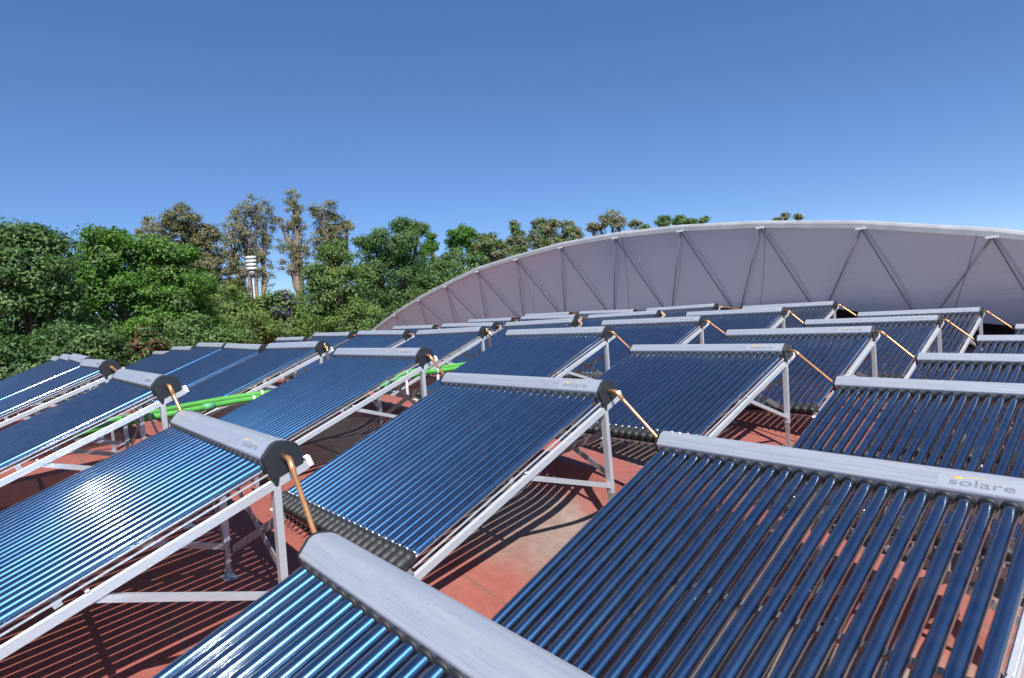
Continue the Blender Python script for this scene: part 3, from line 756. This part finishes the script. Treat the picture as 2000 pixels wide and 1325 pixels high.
def tree(name, label, D, blobs, kind, leaf=.16, dens=1.0, clump=.34, open_=0.0, bark=None, second=None, frac2=0., group='trees beyond the roof', aspect=.5, limbs=True, cat='tree', trunk_r=None):
    """blobs: outline ellipses of the crown (x, y, rx, ry in photo pixels), set at distance D and given the same depth as width"""
    depth = lambda p: Vector((p.x, p.y, p.z - EYE)).dot(fw)
    B = []
    for (px, py, rx, ry) in blobs:
        p = ray_h(px, py, D); k = depth(p) / F_PX
        away = Vector((p.x, p.y, 0)).normalized()
        p = p + away * (rng.uniform(-.5, .5) * rx * k)
        sh = .35 * clump
        B.append((p, max(rx * k - sh, rx * k * .6), max(ry * k - sh, ry * k * .6)))
    extra = []
    for (p, rr, rz) in B:
        for _ in range(5):
            a = rng.uniform(-.35, math.pi + .35); q = p + Vector((rt0.x * math.cos(a) * rr, rt0.y * math.cos(a) * rr, math.sin(a) * rz)) * rng.uniform(.82, 1.08)
            away = Vector((p.x, p.y, 0)).normalized()
            extra.append((q - away * rng.uniform(-.6, .8) * rr, rr * rng.uniform(.16, .34), rz * rng.uniform(.16, .30)))
    B0 = list(B); B = B + extra
    cx = sum(b[0].x * b[1] * b[2] for b in B) / sum(b[1] * b[2] for b in B); cy = sum(b[0].y * b[1] * b[2] for b in B) / sum(b[1] * b[2] for b in B)
    base = Vector((cx, cy, 0))
    t = thing(name, label, cat, base, group)
    pos, nrm, tone, which = [], [], [], []
    for (p, rr, rz) in B:
        area = 4 * math.pi * ((rr * rr + 2 * rr * rz) / 3)
        nc = max(6, int(area * 1.1 * dens / (clump ** 2)))
        u = rng.normal(size=(nc, 3)); u /= np.linalg.norm(u, axis=1, keepdims=True)
        rad = np.where(rng.random(nc) < .75, rng.uniform(.66, 1.04, nc), rng.uniform(.25, .7, nc))
        if open_ > 0:
            keep = rng.random(nc) > open_; u, rad = u[keep], rad[keep]; nc = len(u)
        cc = u * rad[:, None] * np.array([rr, rr, rz]) + np.array([p.x, p.y, p.z])
        per = max(5, int(30 * (clump / .34) ** 2 * (.16 / leaf) ** 2 * .85))
        ct_ = rng.normal(.55, .2, nc)
        for c, uu, tt in zip(cc, u, ct_):
            k = max(4, int(per * rng.uniform(.6, 1.4)))
            q = rng.normal(size=(k, 3)); q /= np.linalg.norm(q, axis=1, keepdims=True) + 1e-9
            q *= (rng.random((k, 1)) ** .5) * clump * rng.uniform(.7, 1.35); q[:, 2] *= .62
            pos.append(c + q)
            nn = uu * .5 + q / clump * .75 + np.array([0, 0, .5]) + rng.normal(size=(k, 3)) * .36
            nrm.append(nn / (np.linalg.norm(nn, axis=1, keepdims=True) + 1e-9))
            tone.append(np.clip(tt + rng.normal(0, .12, k), 0, 1))
            which.append(np.full(k, 1 if rng.random() < frac2 else 0))
    pos = np.concatenate(pos) - np.array([cx, cy, 0]); nrm = np.concatenate(nrm); tone = np.concatenate(tone); which = np.concatenate(which)
    keep = pos[:, 2] > .3; pos, nrm, tone, which = pos[keep], nrm[keep], tone[keep], which[keep]
    sz = leaf * rng.uniform(.65, 1.3, len(pos))
    ms = [LF[kind]] + ([LF[second]] if second else [])
    link('crown', leaves_mesh('crown', pos, nrm, sz, tone, ms, aspect, which), t)
    # trunk and limbs
    bk = bark or M_BARK
    lowz = min(b[0].z - b[2] for b in B); lowz = max(1.0, min(lowz, 5.5)); topz = max(b[0].z + b[2] * .5 for b in B)
    tr_ = trunk_r or max(.12, .022 * topz)
    m = MB(); fork = Vector((rng.uniform(-.2, .2), rng.uniform(-.2, .2), lowz))
    m.tube([Vector((0, 0, -.05)), Vector((.04, .02, lowz * .5)), fork], [tr_ * 1.25, tr_, tr_ * .85], 9)
    m.build('trunk', bk, t)
    if limbs:
        m = MB()
        for (p, rr, rz) in B0:
            q = p - base; mid = fork.lerp(q, .5) + Vector((rng.uniform(-.3, .3), rng.uniform(-.3, .3), .1 * (q - fork).length))
            r0 = tr_ * .55
            path = smooth_path([fork, mid, q], 4); m.tube(path, [r0 * (1 - .75 * i / (len(path) - 1)) for i in range(len(path))], 6)
            for _ in range(9 if open_ > 0 else 3):
                dv = Vector(rng.normal(size=3)).normalized(); e = q + Vector((dv.x * rr * .85, dv.y * rr * .85, abs(dv.z) * rz * .85 if rng.random() < .7 else dv.z * rz * .7))
                s0 = mid.lerp(q, rng.uniform(.3, 1.0)); mm = s0.lerp(e, .5) + Vector(rng.normal(size=3)) * .12 * rr
                m.tube([s0, mm, e], [r0 * .30, r0 * .2, r0 * .06], 5, caps=False)
        m.build('limbs', bk, t)
    return t

tree('broadleaf_tree', 'tall dark green broadleaf tree at the left edge', 25, [(45, 545, 75, 95), (-20, 600, 80, 100), (105, 620, 60, 80), (55, 487, 42, 42), (-40, 500, 60, 55), (20, 690, 100, 60), (112, 545, 26, 45), (5, 485, 40, 35), (96, 480, 24, 28)], 'dark', .135, .85, .50, second='mid', frac2=.25)
tree('broadleaf_tree', 'broad bright green tree behind the far left collectors', 28, [(205, 520, 58, 62), (285, 545, 72, 80), (345, 565, 55, 72), (240, 610, 80, 70), (330, 645, 90, 55), (172, 575, 36, 60), (392, 590, 34, 45), (210, 478, 46, 30), (300, 500, 36, 30), (352, 505, 26, 28)], 'bright', .13, .85, .48, second='mid', frac2=.3)
tree('shrub', 'dark leafy shrub behind the glaring far left collectors', 22, [(60, 715, 80, 55), (150, 680, 75, 55), (-20, 740, 70, 50), (215, 705, 50, 45)], 'dark', .125, .8, .42, second='mid', frac2=.25, group='shrubs below the trees', cat='shrub', limbs=False)
tree('shrub', 'shrub with reddish leaves behind the far left collectors', 23, [(287, 672, 26, 34), (268, 690, 22, 26), (310, 690, 24, 24)], 'dark', .15, .9, .28, second='red', frac2=.42, group='shrubs below the trees', cat='shrub', limbs=False)
tree('shrub', 'green shrub right of the reddish shrub', 24, [(380, 670, 60, 50), (440, 680, 50, 45), (345, 690, 40, 40)], 'mid', .125, .8, .42, second='dark', frac2=.4, group='shrubs below the trees', cat='shrub', limbs=False)
tree('conifer', 'dense olive brown conifer above the bright green tree', 48, [(352, 432, 36, 30), (345, 470, 48, 42), (322, 505, 62, 45), (385, 480, 20, 45), (340, 560, 70, 55)], 'olive', .16, .8, .40)
tree('conifer', 'narrower olive brown conifer right of the taller conifer', 47, [(405, 462, 20, 26), (402, 505, 30, 48), (425, 540, 45, 50), (410, 590, 60, 50), (452, 570, 30, 30)], 'olive', .16, .75, .40)
tree('eucalyptus', 'thin greyish tree left of the olive conifers', 54, [(296, 436, 17, 13), (282, 458, 18, 16), (305, 462, 20, 22)], 'grey', .14, .62, .32, .5, M_PALEBARK)
tree('eucalyptus', 'wide pale grey green eucalyptus behind the street lamp', 52, [(500, 410, 34, 26), (466, 430, 26, 24), (446, 452, 28, 30), (520, 440, 22, 36), (486, 455, 28, 34), (455, 490, 26, 24), (512, 490, 22, 26), (486, 500, 30, 22), (520, 540, 20, 30), (470, 530, 22, 20)], 'grey', .14, .62, .34, .52, M_PALEBARK)
tree('eucalyptus', 'slender tallest eucalyptus with wispy pale crown', 52, [(571, 386, 15, 18), (577, 410, 18, 18), (560, 440, 20, 18), (580, 450, 20, 28), (572, 485, 30, 26), (590, 505, 24, 30), (566, 520, 20, 22)], 'grey', .14, .62, .32, .5, M_PALEBARK)
tree('eucalyptus', 'pale olive eucalyptus right of the slender tall one', 50, [(634, 415, 26, 22), (640, 440, 32, 24), (662, 450, 26, 20), (678, 440, 9, 10), (620, 470, 20, 22), (655, 478, 24, 18), (640, 505, 26, 26)], 'grey', .15, .62, .36, .35, M_PALEBARK, second='olive', frac2=.5)
tree('broadleaf_tree', 'yellow green tree under the street lamp', 31, [(440, 608, 54, 46), (520, 622, 62, 50), (560, 628, 34, 26), (588, 648, 44, 36), (548, 648, 42, 36), (470, 650, 70, 45), (565, 655, 50, 42), (400, 640, 40, 40), (515, 598, 20, 18)], 'yellow', .13, .75, .46, second='mid', frac2=.4)
tree('jacaranda', 'small tree with purple blossom right of the street lamp', 30.2, [(553, 588, 16, 18), (566, 600, 18, 14), (545, 610, 14, 10)], 'purple', .13, .6, .3, .1, second='mid', frac2=.72)
tree('broadleaf_tree', 'green tree between jacaranda and canopy, with light tips', 33, [(640, 545, 46, 50), (612, 610, 42, 60), (672, 590, 52, 60), (690, 630, 55, 45), (640, 640, 55, 40), (660, 500, 28, 26), (618, 560, 34, 40), (700, 560, 34, 40)], 'mid', .14, .75, .48, second='yellow', frac2=.4)
tree('broadleaf_tree', 'large deep green tree left of the canopy end', 37, [(770, 480, 46, 36), (730, 510, 36, 46), (800, 500, 36, 40), (772, 545, 62, 46), (830, 540, 46, 44), (735, 600, 44, 50), (800, 590, 60, 36), (818, 450, 10, 16), (712, 478, 18, 18), (790, 445, 18, 16)], 'dark', .14, .75, .50, second='mid', frac2=.45)
tree('broadleaf_tree', 'leafy green tree directly over the low canopy end', 35, [(730, 640, 40, 30), (870, 545, 46, 34), (900, 520, 40, 34), (850, 570, 40, 30), (780, 625, 40, 22)], 'mid', .14, .75, .48, second='dark', frac2=.4)
tree('broadleaf_tree', 'compact round bright green tree over the canopy arch', 46, [(902, 462, 26, 20), (888, 478, 18, 22), (920, 475, 20, 24)], 'bright', .17, 1.25, .34)
tree('conifer', 'small pointed bright green tree left of the round one', 45, [(844, 466, 6, 10), (843, 482, 12, 14), (830, 492, 14, 12)], 'bright', .17, 1.2, .3)
tree('broadleaf_tree', 'olive tinged green tree above the rising canopy arch', 43, [(955, 480, 26, 24), (975, 500, 34, 30), (940, 510, 30, 26)], 'mid', .18, 1.0, .38, second='olive', frac2=.4)
tree('conifer', 'spiky dull green conifer above the canopy arch', 47, [(1006, 446, 7, 14), (1010, 465, 16, 18), (1002, 490, 24, 24), (1022, 478, 10, 14)], 'mid', .17, 1.0, .34, second='olive', frac2=.5)
tree('broadleaf_tree', 'twin topped grey green tree above the canopy arch', 50, [(1058, 440, 18, 20), (1076, 450, 18, 20), (1108, 448, 16, 16), (1120, 462, 18, 18), (1050, 470, 22, 22), (1085, 478, 30, 18)], 'grey', .18, 1.0, .36, .12, second='mid', frac2=.4)
tree('eucalyptus', 'flat topped sparse tan tree above the canopy', 58, [(1196, 425, 22, 14), (1172, 440, 20, 10), (1210, 440, 20, 12), (1240, 438, 12, 9), (1158, 446, 12, 8)], 'grey', .18, .8, .36, .25, M_PALEBARK)
tree('broadleaf_tree', 'green bushy tops behind the canopy ridge', 56, [(1296, 435, 16, 12), (1330, 432, 16, 12), (1352, 438, 14, 8), (1376, 432, 9, 8), (1262, 446, 12, 6)], 'mid', .18, 1.0, .34)
tree('eucalyptus', 'two thin sprays of leaves at the canopy ridge', 60, [(1534, 424, 8, 9), (1560, 425, 8, 7), (1518, 430, 6, 4)], 'grey', .17, .8, .3, .3, M_PALEBARK)
# a distant belt of trees that reads as one dark mass behind everything
pos, nrm, tone = [], [], []
for px in range(-200, 1900, 7):
    D = 75 + rng.uniform(-8, 8); topy = 600 - .076 * (px - 500) + rng.uniform(-22, 14)
    p = ray_h(px, topy, D)
    for _ in range(26):
        q = np.array([p.x, p.y, 0]) + np.array([rng.normal() * .9, rng.normal() * .9, rng.uniform(.2, 1) * p.z])
        k = 10; pos.append(q + rng.normal(size=(k, 3)) * .55)
        nn = rng.normal(size=(k, 3)) + np.array([.3, -.3, .8]); nrm.append(nn / np.linalg.norm(nn, axis=1, keepdims=True)); tone.append(np.clip(rng.normal(.45, .25, k), 0, 1))
pos = np.concatenate(pos); nrm = np.concatenate(nrm); tone = np.concatenate(tone)
tag(link('distant_trees', leaves_mesh('distant_trees', pos, nrm, np.full(len(pos), .5) * rng.uniform(.6, 1.3, len(pos)), tone, [LF['mid']], .6)), 'far off belt of green trees behind the nearer trees', 'trees', kind='stuff')
